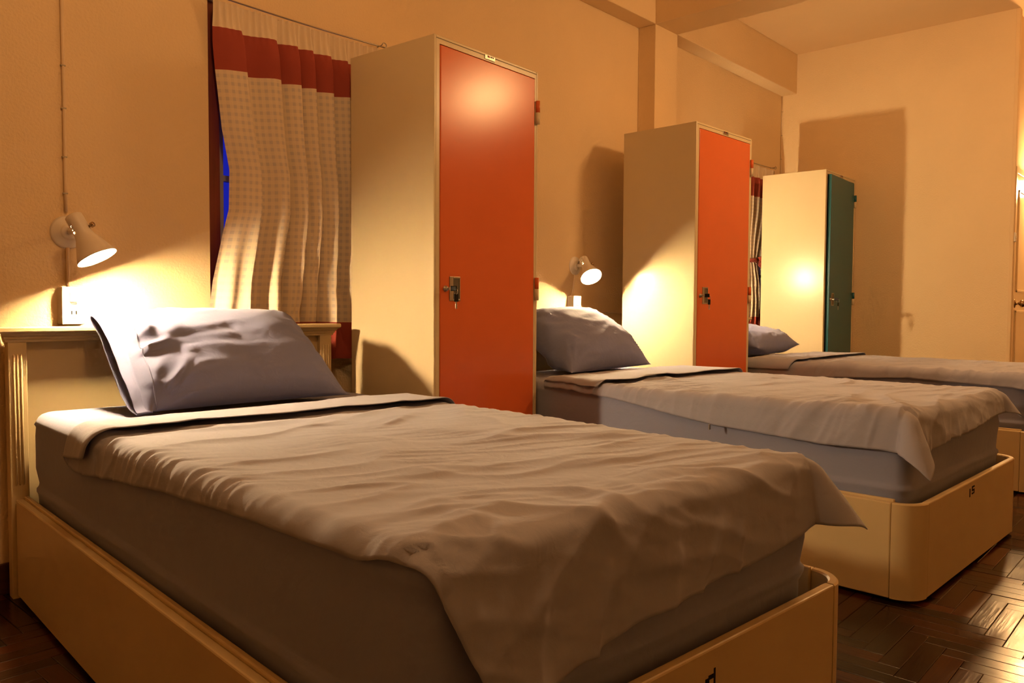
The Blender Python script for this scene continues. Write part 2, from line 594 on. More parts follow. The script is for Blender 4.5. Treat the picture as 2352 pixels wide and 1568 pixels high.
# ------------------------------------------------------------------ lockers
LW, LD, LH = 0.646, 0.489, 1.96
LK = [((2.048, -0.1475), 0.0473), ((3.998, -0.1892), -0.0274), ((5.952, -0.1583), 0.0185)]
def locker(i, door_mat, label, ajar=0.0):
    (ox, oy), a = LK[i]
    t = empty('steel_locker', (ox, oy, 0), a)
    tag(t, label, 'locker', 'steel lockers between the beds')
    st = 0.012
    # carcass: sides, back, top, bottom
    boxes('carcass', [(0, st, -LD, 0, 0.0, LH), (LW - st, LW, -LD, 0, 0.0, LH), (st, LW - st, -st, 0, 0.0, LH),
                      (st, LW - st, -LD, -st, LH - st, LH), (st, LW - st, -LD, -st, 0.09, 0.10)], 'locker', t, bevel=0.003)
    boxes('front_frame', [(st, 0.030, -LD + 0.0006, -LD + 0.02, 0.10, LH - st), (LW - 0.024, LW - st, -LD + 0.0006, -LD + 0.02, 0.10, LH - st),
                          (0.030, LW - 0.024, -LD + 0.0006, -LD + 0.02, 1.929, LH - st), (st, LW - st, -LD + 0.0006, -LD + 0.02, 0.02, 0.10)], 'locker', t)
    # seam lines of the folded sheet steel
    boxes('sheet_seam', [(st, LW - st, -LD - 0.0004, -LD + 0.001, LH - st - 0.0008, LH - st + 0.0006)], 'recess', t)
    # name plate
    pl = box('name_plate', (0.288, 0.352, -LD - 0.0025, -LD + 0.0006, 1.935, 1.953), 'metal', t, bevel=0.0008)
    boxes('plate_print', [(0.304, 0.312, -LD - 0.0031, -LD - 0.0022, 1.944, 1.951), (0.322, 0.328, -LD - 0.0031, -LD - 0.0022, 1.945, 1.950),
                          (0.330, 0.334, -LD - 0.0031, -LD - 0.0022, 1.945, 1.950), (0.337, 0.343, -LD - 0.0031, -LD - 0.0022, 1.945, 1.950)], 'black', pl)
    boxes('plate_mark', [(0.308, 0.318, -LD - 0.0033, -LD - 0.0022, 1.943, 1.950)], 'red_plate', pl)
    # door, hinged on the right
    d = empty('door')
    d.parent = t
    hx, hy = 0.6215, -LD + 0.004
    d.location = (hx, hy, 0)
    d.rotation_euler = (0, 0, ajar)
    X = lambda u: u - hx
    y0 = -0.006
    box('door_leaf', (X(0.033), X(0.6195), y0, 0.016, 0.105, 1.926), door_mat, d, bevel=0.003)
    d.children[0]['label'] = 'flat coloured steel door leaf'
    # recessed pull
    boxes('handle_plate', [(X(0.083), X(0.103), y0 - 0.003, y0 + 0.001, 0.953, 1.048), (X(0.103), X(0.143), y0 - 0.003, y0 + 0.001, 1.041, 1.048),
                           (X(0.103), X(0.143), y0 - 0.003, y0 + 0.001, 0.953, 0.960), (X(0.139), X(0.143), y0 - 0.003, y0 + 0.001, 0.960, 1.041)], 'metal', d, bevel=0.0008)
    box('handle_recess', (X(0.103), X(0.139), y0 - 0.0008, y0 + 0.0005, 0.960, 1.041), 'recess', d)
    lathe('lock', [(0.0, 0.013), (0.0075, 0.013), (0.0085, 0.011), (0.0085, 0.004), (0.0115, 0.004), (0.0115, 0.0)], 'metal', d, (X(0.060), y0, 1.000), (0, -1, 0), 20)
    # key in the lock with its black head, second key hanging from the ring
    boxes('key', [(X(0.059), X(0.061), y0 - 0.034, y0 - 0.010, 0.996, 1.004)], 'metal', d)
    kh = boxes('key_head', [(X(0.0575), X(0.0625), y0 - 0.060, y0 - 0.030, 0.990, 1.010)], 'black', d, bevel=0.002)
    ring = [(X(0.060) + 0.0, y0 - 0.056 + 0.011 * math.cos(q), 0.992 + 0.011 * math.sin(q) - 0.004) for q in np.linspace(0, 2 * PI, 17)]
    tube('key_ring', ring, 0.0011, 'metal', d, 6, caps=False)
    boxes('spare_key_head', [(X(0.0485), X(0.0725), y0 - 0.060, y0 - 0.056, 0.949, 0.979)], 'black', d, bevel=0.004)
    boxes('spare_key', [(X(0.057), X(0.064), y0 - 0.059, y0 - 0.057, 0.922, 0.950), (X(0.064), X(0.067), y0 - 0.059, y0 - 0.057, 0.924, 0.928), (X(0.064), X(0.067), y0 - 0.059, y0 - 0.057, 0.933, 0.938)], 'metal', d)
    for hz in (1.782, 1.010, 0.30):
        h = lathe('hinge', [(0.0, 0.05), (0.0095, 0.05), (0.0095, 0.0005), (0, 0.0005)], door_mat, t, (0.634, -LD - 0.008, hz), (0, 0, 1), 14)
        lathe('hinge_knuckle', [(0.0, -0.05), (0.0095, -0.05), (0.0095, -0.0005), (0, -0.0005)], 'locker', h, (0.634, -LD - 0.008, hz), (0, 0, 1), 14)
    return t
locker(0, 'orange', 'tall cream steel locker with orange door nearest the camera, beside the front bed')
locker(1, 'orange', 'middle cream steel locker with orange door in front of the pillar')
locker(2, 'teal', 'cream steel locker with a dark teal door slightly ajar by the far wall', ajar=0.045)

# ------------------------------------------------------------------ beds
HBZ = 0.859
HL, HR = -0.012, 1.128     # outer faces of the headboard posts
def bed(i, label, marks):
    (ox, oy), a = BED[i]
    t = empty('bed', (ox, oy, 0), a)
    tag(t, label, 'bed', 'cream beds in a row')
    th, rc = 0.022, 0.085
    for s in (0, 1):
        x0, x1 = (0, th) if s == 0 else (BW - th, BW)
        sp = box('side_panel', (x0, x1, -BL + rc + 0.0015, -0.042, 0.012, BH), 'bed', t, bevel=0.004)
        xi0, xi1 = (th, th + 0.013) if s == 0 else (BW - th - 0.013, BW - th)
        box('inner_rail', (xi0, xi1, -BL + rc, -0.042, 0.06, BH + 0.007), 'bed', sp, bevel=0.003)
    fp = box('foot_panel', (rc + 0.0015, BW - rc - 0.0015, -BL, -BL + th, 0.012, BH), 'bed', t, bevel=0.004)
    for s in (0, 1):
        prof = []
        n = 12
        for k in range(n + 1):
            q = PI + (PI / 2) * k / n
            prof.append((rc + rc * math.cos(q), rc + rc * math.sin(q)))
        ri = rc - th
        for k in range(n, -1, -1):
            q = PI + (PI / 2) * k / n
            prof.append((rc + ri * math.cos(q), rc + ri * math.sin(q)))
        v = []
        for z in (0.012, BH - 0.004, BH):
            for k, (x, y) in enumerate(prof):
                if z == BH:
                    cx = cy = rc
                    r_ = math.hypot(x - cx, y - cy)
                    r2 = r_ + (-0.004 if k <= n else 0.004)
                    x, y = cx + (x - cx) * r2 / r_, cy + (y - cy) * r2 / r_
                v.append((x if s == 0 else BW - x, -BL + y, z))
        L_ = len(prof)
        f = []
        for j in range(2):
            for k in range(L_):
                k2 = (k + 1) % L_
                f.append((j * L_ + k, j * L_ + k2, (j + 1) * L_ + k2, (j + 1) * L_ + k))
        for k in range(n):
            f.append((2 * L_ + k, 2 * L_ + k + 1, 2 * L_ + L_ - 2 - k, 2 * L_ + L_ - 1 - k))
            f.append((k, L_ - 1 - k, L_ - 2 - k, k + 1))
        me = mesh('corner_post', v, f)
        bm = bmesh.new(); bm.from_mesh(me)
        bmesh.ops.recalc_face_normals(bm, faces=bm.faces)
        bm.to_mesh(me); bm.free()
        o = link('corner_post', me, 'bed', t, True)
        md = o.modifiers.new('es', 'EDGE_SPLIT')
        md.split_angle = math.radians(35)
    box('slat_deck', (th + 0.013, BW - th - 0.013, -BL + rc, -0.05, 0.11, 0.13), 'bed', t)
    # headboard
    hb = empty('headboard')
    hb.parent = t
    box('panel', (HL + 0.05, HR - 0.05, -0.012, 0.0, 0.20, 0.812), 'bed', hb)
    for s in (0, 1):
        x0 = HL if s == 0 else HR - 0.052
        p = box('post', (x0, x0 + 0.052, -0.034, 0.012, 0.0, 0.828), 'bed', hb, bevel=0.002)
        for k in range(3):
            xc = x0 + 0.016 + 0.010 * k
            tube('flute', [(xc, -0.0335, 0.36), (xc, -0.0345, 0.365), (xc, -0.0345, 0.770), (xc, -0.0335, 0.775)], [0.001, 0.0036, 0.0036, 0.001], 'bed', hb, 8)
    # moulded cap: profile in y,z swept along x
    pr = [(0.014, 0.812), (-0.036, 0.812), (-0.038, 0.820), (-0.041, 0.822), (-0.042, 0.829), (-0.047, 0.832), (-0.050, 0.838), (-0.057, 0.842), (-0.060, 0.846), (-0.060, 0.856), (-0.057, 0.859), (0.014, 0.859)]
    v, f = [], []
    nP = len(pr)
    for k, xx in enumerate((HL - 0.004, HR + 0.004)):
        for (y, z) in pr:
            sp_ = max(0.0, -y - 0.034)
            v.append((xx + (-sp_ if k == 0 else sp_), y, z))
    for k in range(nP):
        k2 = (k + 1) % nP
        f.append((k, k2, nP + k2, nP + k))
    f.append(tuple(range(nP - 1, -1, -1)))
    f.append(tuple(range(nP, 2 * nP)))
    me = mesh('cap_rail', v, f)
    bm = bmesh.new(); bm.from_mesh(me)
    bmesh.ops.recalc_face_normals(bm, faces=bm.faces)
    bm.to_mesh(me); bm.free()
    link('cap_rail', me, 'bed', hb)
    # painted mark on the foot panel
    if marks == 'bar':
        boxes('bed_mark', [(0.527, 0.537, -BL - 0.0008, -BL + 0.001, 0.262, 0.292), (0.556, 0.588, -BL - 0.0008, -BL + 0.001, 0.291, 0.297), (0.556, 0.564, -BL - 0.0008, -BL + 0.001, 0.281, 0.297),
                           (0.556, 0.588, -BL - 0.0008, -BL + 0.001, 0.279, 0.285), (0.580, 0.588, -BL - 0.0008, -BL + 0.001, 0.269, 0.284), (0.556, 0.586, -BL - 0.0008, -BL + 0.001, 0.268, 0.273)], 'black', fp)
    elif marks == 'note':
        boxes('bed_mark', [(0.672, 0.677, -BL - 0.0008, -BL + 0.001, 0.235, 0.279), (0.655, 0.674, -BL - 0.0008, -BL + 0.001, 0.262, 0.270), (0.645, 0.657, -BL - 0.0008, -BL + 0.001, 0.240, 0.266),
                           (0.655, 0.680, -BL - 0.0008, -BL + 0.001, 0.235, 0.246)], 'black', fp)
    return t
bed(0, 'cream box bed with fluted headboard nearest the camera', 'note')
bed(1, 'middle cream box bed between the two orange lockers', 'bar')
bed(2, 'far cream box bed cut off by the right edge, before the teal locker', None)

# mattress: stacked rounded-rectangle loops
MU0, MU1, MV0, MV1, MZ = 0.048, 1.140, -0.045, -2.085, 0.592
def rrect(x0, x1, y0, y1, r, n=10, m=14):
    pts = []
    cs = [((x1 - r, y1 - r), 0), ((x0 + r, y1 - r), PI / 2), ((x0 + r, y0 + r), PI), ((x1 - r, y0 + r), 1.5 * PI)]
    for k, ((cx, cy), a0) in enumerate(cs):
        for j in range(n + 1):
            q = a0 + (PI / 2) * j / n
            pts.append((cx + r * math.cos(q), cy + r * math.sin(q)))
        nx = cs[(k + 1) % 4]
        q = nx[1]
        e = (nx[0][0] + r * math.cos(q), nx[0][1] + r * math.sin(q))
        s = pts[-1]
        for j in range(1, m * (2 if k % 2 == 0 else 3)):
            tt = j / (m * (2 if k % 2 == 0 else 3))
            pts.append((s[0] + (e[0] - s[0]) * tt, s[1] + (e[1] - s[1]) * tt))
    return pts
def mattress(i, label):
    (ox, oy), a = BED[i]
    prof = [(0.135, 0.030), (0.15, 0.012), (0.20, 0.006), (0.325, 0.004), (0.338, 0.001), (0.346, -0.003), (0.354, -0.003), (0.362, 0.003), (0.372, 0.004), (0.42, -0.001), (0.47, -0.002), (0.52, 0.0),
            (0.548, 0.002), (0.556, -0.002), (0.568, 0.0), (0.578, 0.006), (0.586, 0.014), (0.591, 0.026), (MZ, 0.045), (MZ + 0.001, 0.08), (MZ + 0.001, 0.14), (MZ + 0.0015, 0.24), (MZ + 0.002, 0.36), (MZ + 0.002, 0.48)]
    V = []
    for z, ins in prof:
        r = max(0.01, 0.055 - min(ins, 0.03) * 0.5)
        loop = rrect(MU0 + ins, MU1 - ins, MV1 + ins, MV0 - ins, r)
        row = []
        for (x, y) in loop:
            dz = 0.0
            if 0.2 < z < 0.57:
                n_ = fbm(x * 2.5 + y * 2.5 + i * 9, z * 16 + x, 3.1, 3)
                k = 0.006 * n_
                cx, cy = 0.61, -1.06
                nx = 1 if x > MU1 - 0.05 else (-1 if x < MU0 + 0.05 else 0)
                ny = 1 if y > MV0 - 0.05 else (-1 if y < MV1 + 0.05 else 0)
                x, y = x + nx * k, y + ny * k
                dz = 0.002 * nz1(x * 6, y * 6, i + 7.7) if z < 0.5 else 0
            row.append((x, y, z + dz))
        V.append(row)
    n = len(V[0])
    v = [p for row in V for p in row]
    f = []
    for j in range(len(V) - 1):
        for k in range(n):
            k2 = (k + 1) % n
            f.append((j * n + k, j * n + k2, (j + 1) * n + k2, (j + 1) * n + k))
    f.append(tuple((len(V) - 1) * n + k for k in range(n)))
    f.append(tuple(range(n - 1, -1, -1)))
    o = link('mattress', mesh('mattress', v, f), 'sheet2', None, True)
    o.location = (ox, oy, 0)
    o.rotation_euler = (0, 0, a)
    tag(o, label, 'mattress', 'mattresses in fitted sheets')
    return o
mattress(0, 'mattress in a periwinkle fitted sheet on the front bed')
mattress(1, 'mattress in a periwinkle fitted sheet on the middle bed')
mattress(2, 'mattress in a periwinkle fitted sheet on the far bed')

# blanket: a flat sheet draped over the mattress, head end folded back
def ridge(x):
    return max(0.0, 1.0 - abs(x) * 2.6) ** 2
def sst(x, a, b):
    t = min(1.0, max(0.0, (x - a) / (b - a)))
    return t * t * (3 - 2 * t)
def blanket(i, label, hl, hf, hr, t0, flap, seed, flare=(0.9, 0.9), edge_wrinkle=1.0):
    (ox, oy), a = BED[i]
    rad = 0.034
    zt = MZ + 0.008
    uA, uB, vF = MU0 - 0.004 + rad, MU1 + 0.004 - rad, -(MV1 - 0.004) - rad
    NS, NF, NT = 190, 16, 250
    def place(s, t, off, lay):
        exl = max(0.0, uA - s)
        exr = max(0.0, s - uB)
        ex = max(exl, exr)
        ey = max(0.0, t - vF)
        sg = -1 if exl > 0 else 1
        R0 = rad + off
        def roll(e):
            e = max(e, 0.0)
            q = R0 * PI / 2
            if e < q:
                th_ = e / R0
                return R0 * math.sin(th_), R0 * (1 - math.cos(th_))
            return R0 + 0.05 * (e - q), R0 + (e - q)
        cu = min(max(s, uA), uB)
        ct = min(t, vF)
        # wrinkles
        cs, sn = math.cos(0.26), math.sin(0.26)
        p, q_ = s * cs + t * sn, -s * sn + t * cs
        wz = 0.0
        w1 = ridge(nz1(p * 1.9 + 0.7 * fbm(s * 1.6, t * 1.6, seed + 5, 2), q_ * 6.5 + 0.8 * fbm(s * 2, t * 2, seed + 6, 2), seed)) * (0.35 + 0.65 * sst(fbm(s * 1.4, t * 1.1, seed + 1, 2), -0.2, 0.4))
        w2 = ridge(nz1(p * 3.2, q_ * 17.0, seed + 11)) * sst(fbm(s * 2.0, t * 1.6, seed + 2, 2), -0.1, 0.4)
        cs2, sn2 = math.cos(-0.5), math.sin(-0.5)
        w3 = ridge(nz1((s * cs2 + t * sn2) * 1.6, (-s * sn2 + t * cs2) * 7.0, seed + 21)) * sst(fbm(s * 1.1, t * 1.1, seed + 3, 2), 0.0, 0.45)
        w4 = ridge(nz1(p * 4.0 + 0.6 * fbm(s * 3, t * 3, seed + 7, 2), q_ * 26.0, seed + 91)) * sst(fbm(s * 2.6, t * 2.2, seed + 8, 2), -0.15, 0.35)
        wz += 0.0095 * w1 + 0.0062 * w2 + 0.010 * w3 + 0.0034 * w4 + 0.008 * (fbm(s * 2.0, t * 2.0, seed + 4, 3))
        # gathers towards the left edge
        eg = sst(-s, -0.24, 0.03) * edge_wrinkle
        gw = nz1(s * 3.2 + t * 2.0, (t - 0.55 * s) * 24.0 + 1.5 * fbm(s * 3, t * 3, seed + 9, 2), seed + 31)
        wz += 0.0085 * eg * ridge(gw * 0.8) * (0.6 + fbm(s, t * 3.0, seed + 10, 2)) + 0.0015 * eg * gw
        gr = sst(s, 0.95, 1.2)
        wz += 0.004 * gr * ridge(nz1(s * 3.0 + t * 2, t * 7.0 - s * 3, seed + 41))
        ef = sst(t, vF - 0.3, vF)
        wz += 0.004 * ef * ridge(nz1(s * 7.0 + t, t * 3.0 - s * 2, seed + 51))
        wz = max(wz * (1 - 0.7 * gr), -0.002)
        if lay == 1:
            wz *= 0.6
        if ex == 0 and ey == 0:
            return (s, -t, zt + off + wz)
        if ey == 0:
            o_, d_ = roll(ex)
            hang = min(1.0, d_ / 0.08)
            o_ += hang * (0.005 + 0.004 * nz1(t * 11.0, 0.3, seed + 61) + 0.008 * max(0, nz1(t * 3.0, 0.7, seed + 62))) + wz * 0.7
            return (cu + sg * o_, -t, zt + off - d_ + wz * (1 - hang))
        if ex == 0:
            o_, d_ = roll(ey)
            hang = min(1.0, d_ / 0.1)
            o_ += hang * (0.010 + 0.010 * nz1(s * 5.0 + d_ * 2, 0.3, seed + 71) + 0.009 * d_ * 8 * ridge(nz1(s * 9.0 + d_ * 3, d_ * 2, seed + 72))) + wz * 0.6
            return (s, -(ct + o_), zt + off - d_ + wz * (1 - hang))
        rho = math.hypot(ex, ey)
        phi = math.atan2(ey, ex)
        o_, d_ = roll(rho)
        hang = min(1.0, d_ / 0.1)
        k = math.sin(2 * phi)
        fl_ = (flare[0] if sg < 0 else flare[1]) * max(0.0, k) ** 0.8
        ln = max(0.0, rho - R0 * 0.6)
        out = o_ * math.cos(fl_) + (o_ * 0.6 + ln * 0.95) * math.sin(fl_) + hang * 0.012
        dr = d_ * math.cos(fl_) + 0.02 * math.sin(fl_) * hang
        c_, s_ = math.cos(phi), math.sin(phi)
        return (cu + sg * out * c_, -(ct + out * s_), zt + off - dr + 0.3 * wz)
    rows, uvs = [], []
    fr = 0.007
    def srange(t):
        return uA - hl(t), uB + hr(t)
    def t0s(s):
        return t0 + 0.012 * nz1(s * 3.0, 0.2, seed + 81) - 0.07 * sst(-s, -0.12, 0.08)
    def flaps(s):
        return flap + 0.014 * nz1(s * 4.0, 0.9, seed + 82) + 0.02 * s
    for j in range(NF):
        q = j / (NF - 1)
        row = []
        for k in range(NS + 1):
            sA, sB = srange(t0 + flap * (1 - q))
            s = sA + 0.012 + (sB - sA - 0.024) * k / NS
            t = t0s(s) + flaps(s) * (1 - q) + fr * 0.0
            lift = 0.008 * (1 - q) ** 3 * (0.6 + 0.6 * nz1(s * 5, 0.1, seed + 83))
            row.append(place(s, t, 0.002 + 2 * fr + lift, 1))
        rows.append(row)
    for j in range(1, 8):
        th_ = PI * j / 8
        row = []
        for k in range(NS + 1):
            sA, sB = srange(t0)
            s = sA + 0.012 * (1 - j / 8) + (sB - sA - 0.024 * (1 - j / 8)) * k / NS
            row.append(place(s, t0s(s) - fr * math.sin(th_), 0.002 + fr + fr * math.cos(th_), 1))
        rows.append(row)
    for j in range(NT + 1):
        q = j / NT
        row = []
        for k in range(NS + 1):
            kk = k / NS
            s_c = uA + (uB - uA) * kk
            tE = vF + hf(s_c)
            t = t0s(s_c) + (tE - t0s(s_c)) * q
            sA, sB = srange(t)
            s = sA + (sB - sA) * kk
            row.append(place(s, t, 0.002, 0))
        rows.append(row)
    V = np.array(rows)
    o = grid('blanket', V, 'sheet', None)
    o.location = (ox, oy, 0)
    o.rotation_euler = (0, 0, a)
    sd = o.modifiers.new('thickness', 'SOLIDIFY')
    sd.thickness = 0.0022
    sd.offset = 1.0
    tag(o, label, 'blanket', 'flat sheets spread on the beds')
    return o
def interp(pts):
    xs = [p[0] for p in pts]; ys = [p[1] for p in pts]
    return lambda x: float(np.interp(x, xs, ys))
# arguments: hanging length left (by distance from the head), foot (by distance across), right
blanket(0, 'rumpled periwinkle sheet turned back at the head of the front bed',
        interp([(0.4, 0.155), (0.8, 0.12), (1.2, 0.085), (1.6, 0.065), (1.95, 0.055), (2.05, 0.04), (2.12, 0.015), (2.32, -0.08)]),
        interp([(0.0, 0.27), (0.15, 0.25), (0.4, 0.215), (0.8, 0.19), (1.0, 0.165), (1.2, 0.15)]),
        interp([(0.4, 0.14), (1.5, 0.12), (2.0, 0.13), (2.2, 0.13)]), 0.575, 0.20, 3.3, (0.15, 0.62))
blanket(1, 'smooth periwinkle sheet turned back on the middle bed',
        interp([(0.5, 0.05), (0.9, 0.07), (1.4, 0.13), (1.8, 0.15), (2.0, 0.145), (2.2, 0.16)]),
        interp([(0.0, 0.175), (0.4, 0.145), (0.9, 0.115), (1.2, 0.11)]),
        interp([(0.5, 0.12), (2.0, 0.11), (2.2, 0.10)]), 0.57, 0.31, 17.1, (0.5, 0.62), 0.6)
bl2 = [o_ for o_ in C.objects if o_.name == 'blanket.001'][0]
boxes('zipper_pull', [(-0.012, -0.004, -1.405, -1.400, 0.480, 0.500)], 'metal', bl2, bevel=0.001)
blanket(2, 'periwinkle sheet turned back on the far bed by the teal locker',
        interp([(0.5, 0.10), (1.0, 0.10), (1.5, 0.075), (2.0, 0.09), (2.2, 0.12)]),
        interp([(0.0, 0.17), (1.2, 0.13)]),
        interp([(0.5, 0.12), (2.2, 0.14)]), 0.57, 0.32, 29.7, (0.8, 1.0), 0.5)

# ------------------------------------------------------------------ pillows
def pillow(i, label, cu, cv, cz, wid, hei, thick, lean, rz, seed, cuff=0, bend=0.0, taper=0.0, full=(2.2, 2.5), vmax=-0.070):
    (ox, oy), a = BED[i]
    th = empty('pillow', (ox, oy, 0), a)
    tag(th, label, 'pillow', 'pillows in periwinkle cases')
    NX, NY = 72, 52
    Rm = Matrix.Rotation(rz, 3, 'Z') @ Matrix.Rotation(lean, 3, 'X')
    def pose(x, y, z):
        p = Rm @ Vector((x, y, z)) + Vector((cu, cv, cz))
        zz = p.z
        floor_ = MZ + 0.0125
        if zz < floor_ + 0.03:
            zz = floor_ + 0.03 * math.exp(-(floor_ + 0.03 - zz) / 0.03) if zz < floor_ + 0.03 else zz
        v_ = p.y
        if v_ > vmax - 0.03:
            v_ = vmax - 0.03 * math.exp(-(v_ - (vmax - 0.03)) / 0.03)
        return (p.x, v_, zz)
    def surf(xi, yi, sgn):
        ax, ay = abs(xi), abs(yi)
        pin = 1 - 0.13 * (1 - yi * yi) * ax ** 6 * (0 if (cuff and xi * cuff > 0) else 1)
        piy = 1 - 0.085 * (1 - xi * xi) * ay ** 6
        X = xi * wid / 2 * pin * (1 - taper * (yi + 1) / 2)
        Y = yi * hei / 2 * piy
        pr = ((1 - ax ** full[0]) * (1 - ay ** full[1]))
        T = thick / 2 * max(0.0, pr) ** 0.56
        if cuff and xi * cuff > 0:
            T = max(T, thick * 0.10 * (1 - ay ** 2) ** 0.6 * sst(xi * cuff, 0.6, 1.0))
        wr = 0.0
        # pulls radiating from the corners and creases near the ends
        for (cx_, cy_) in ((-1, -1), (1, -1), (-1, 1), (1, 1)):
            dx, dy = xi - cx_, yi - cy_
            rr_ = math.hypot(dx * 1.4, dy)
            ang = math.atan2(dy * cy_ * -1, dx * cx_ * -1)
            wr += 0.018 * math.exp(-((rr_ - 0.45) / 0.35) ** 2) * ridge(nz1(ang * 3.0, rr_ * 0.9, seed + cx_ * 3 + cy_ * 7))
        e_ = sst(ax, 0.45, 0.9)
        wr += 0.026 * e_ * ridge(nz1(xi * 2.0, (yi + 0.5 * xi) * 4.2, seed + 13)) * (1 - ay ** 4)
        wr += 0.006 * (1 - e_) * ridge(nz1((xi + yi * 0.3) * 1.6, yi * 4.2 - xi, seed + 17)) * (1 - ay ** 4)
        wr += 0.008 * fbm(xi * 1.4, yi * 1.4, seed + 19, 2)
        wr *= 1.0 if (not cuff or xi * cuff > 0) else 0.4
        sg_ = sst(pr, 0.0, 0.55)
        z = sgn * (T + wr * sg_)
        z += bend * (1 - xi * xi)
        return pose(X, Y, z)
    rows = []
    ys = np.sin(np.linspace(-PI / 2, PI / 2, NY))
    xs = np.sin(np.linspace(-PI / 2, PI / 2, NX))
    for sgn in (1, -1):
        g = np.array([[surf(x, y, sgn) for x in xs] for y in ys])
        if sgn < 0:
            g = g[:, ::-1]
        rows.append(g)
    n = NX * NY
    idx = np.arange(n).reshape(NY, NX)
    fa = np.stack([idx[:-1, :-1], idx[:-1, 1:], idx[1:, 1:], idx[1:, :-1]], -1).reshape(-1, 4)
    me = mesh('case', np.concatenate([rows[0].reshape(-1, 3), rows[1].reshape(-1, 3)]), np.concatenate([fa, fa + n]))
    bm = bmesh.new(); bm.from_mesh(me)
    bmesh.ops.remove_doubles(bm, verts=bm.verts, dist=0.0008)
    bm.to_mesh(me); bm.free()
    link('case', me, 'pillow', th, True)
    if cuff:
        # open end of the pillowcase: a flattened sleeve past the filling
        NR, NK = 14, 64
        G = []
        for j in range(NR):
            q = j / (NR - 1)
            row = []
            for k in range(NK + 1):
                t = 2 * PI * k / NK
                yi = math.cos(t)
                sg = math.sin(t)
                yi = math.copysign(abs(yi) ** 0.8, yi)
                x = cuff * (wid / 2 * (0.93 + 0.15 * q)) * (1 - taper * (yi + 1) / 2)
                op = thick * (0.12 + 0.03 * math.sin(3 * t + 1) * q)
                z = sg * op * (0.7 + 0.15 * q) + 0.006 * nz1(yi * 4, q * 3, seed + 23) * sg
                z += 0.02 * q * nz1(yi * 1.8, 0.2, seed + 29)
                x += cuff * 0.022 * q * yi * (1 if yi > 0 else 0.4)
                yy = yi * hei / 2 * (1.0 + 0.035 * q)
                row.append(pose(x, yy, z))
            G.append(row)
        cu_ = grid('cuff', np.array(G), 'pillow', th)
        sdm = cu_.modifiers.new('thickness', 'SOLIDIFY')
        sdm.thickness = 0.0025
        # stitched seam
        sv = []
        for yi in np.linspace(-0.97, 0.97, 40):
            p = surf(cuff * 0.90, yi, 1)
            sv.append(Vector(p) + Vector((0, -0.002, 0.001 + 0.0015 * math.sin(yi * 60))))
        tube('seam', sv, 0.0022, 'pillow', th, 6)
    return th
pillow(0, 'plump periwinkle pillow leaning on the headboard of the front bed', 0.60, -0.268, 0.745, 0.73, 0.47, 0.23, math.radians(39), math.radians(3), 8.6, cuff=-1, taper=0.09, full=(3.2, 2.8))
pillow(1, 'periwinkle pillow propped on the headboard of the middle bed under its lit lamp', 0.635, -0.27, 0.755, 0.78, 0.48, 0.26, math.radians(36), math.radians(6), 14.9, taper=0.06)
pillow(2, 'periwinkle pillow with a pointed corner lying at the head of the far bed', 0.60, -0.32, 0.705, 0.74, 0.42, 0.21, math.radians(9), math.radians(2), 24.3)

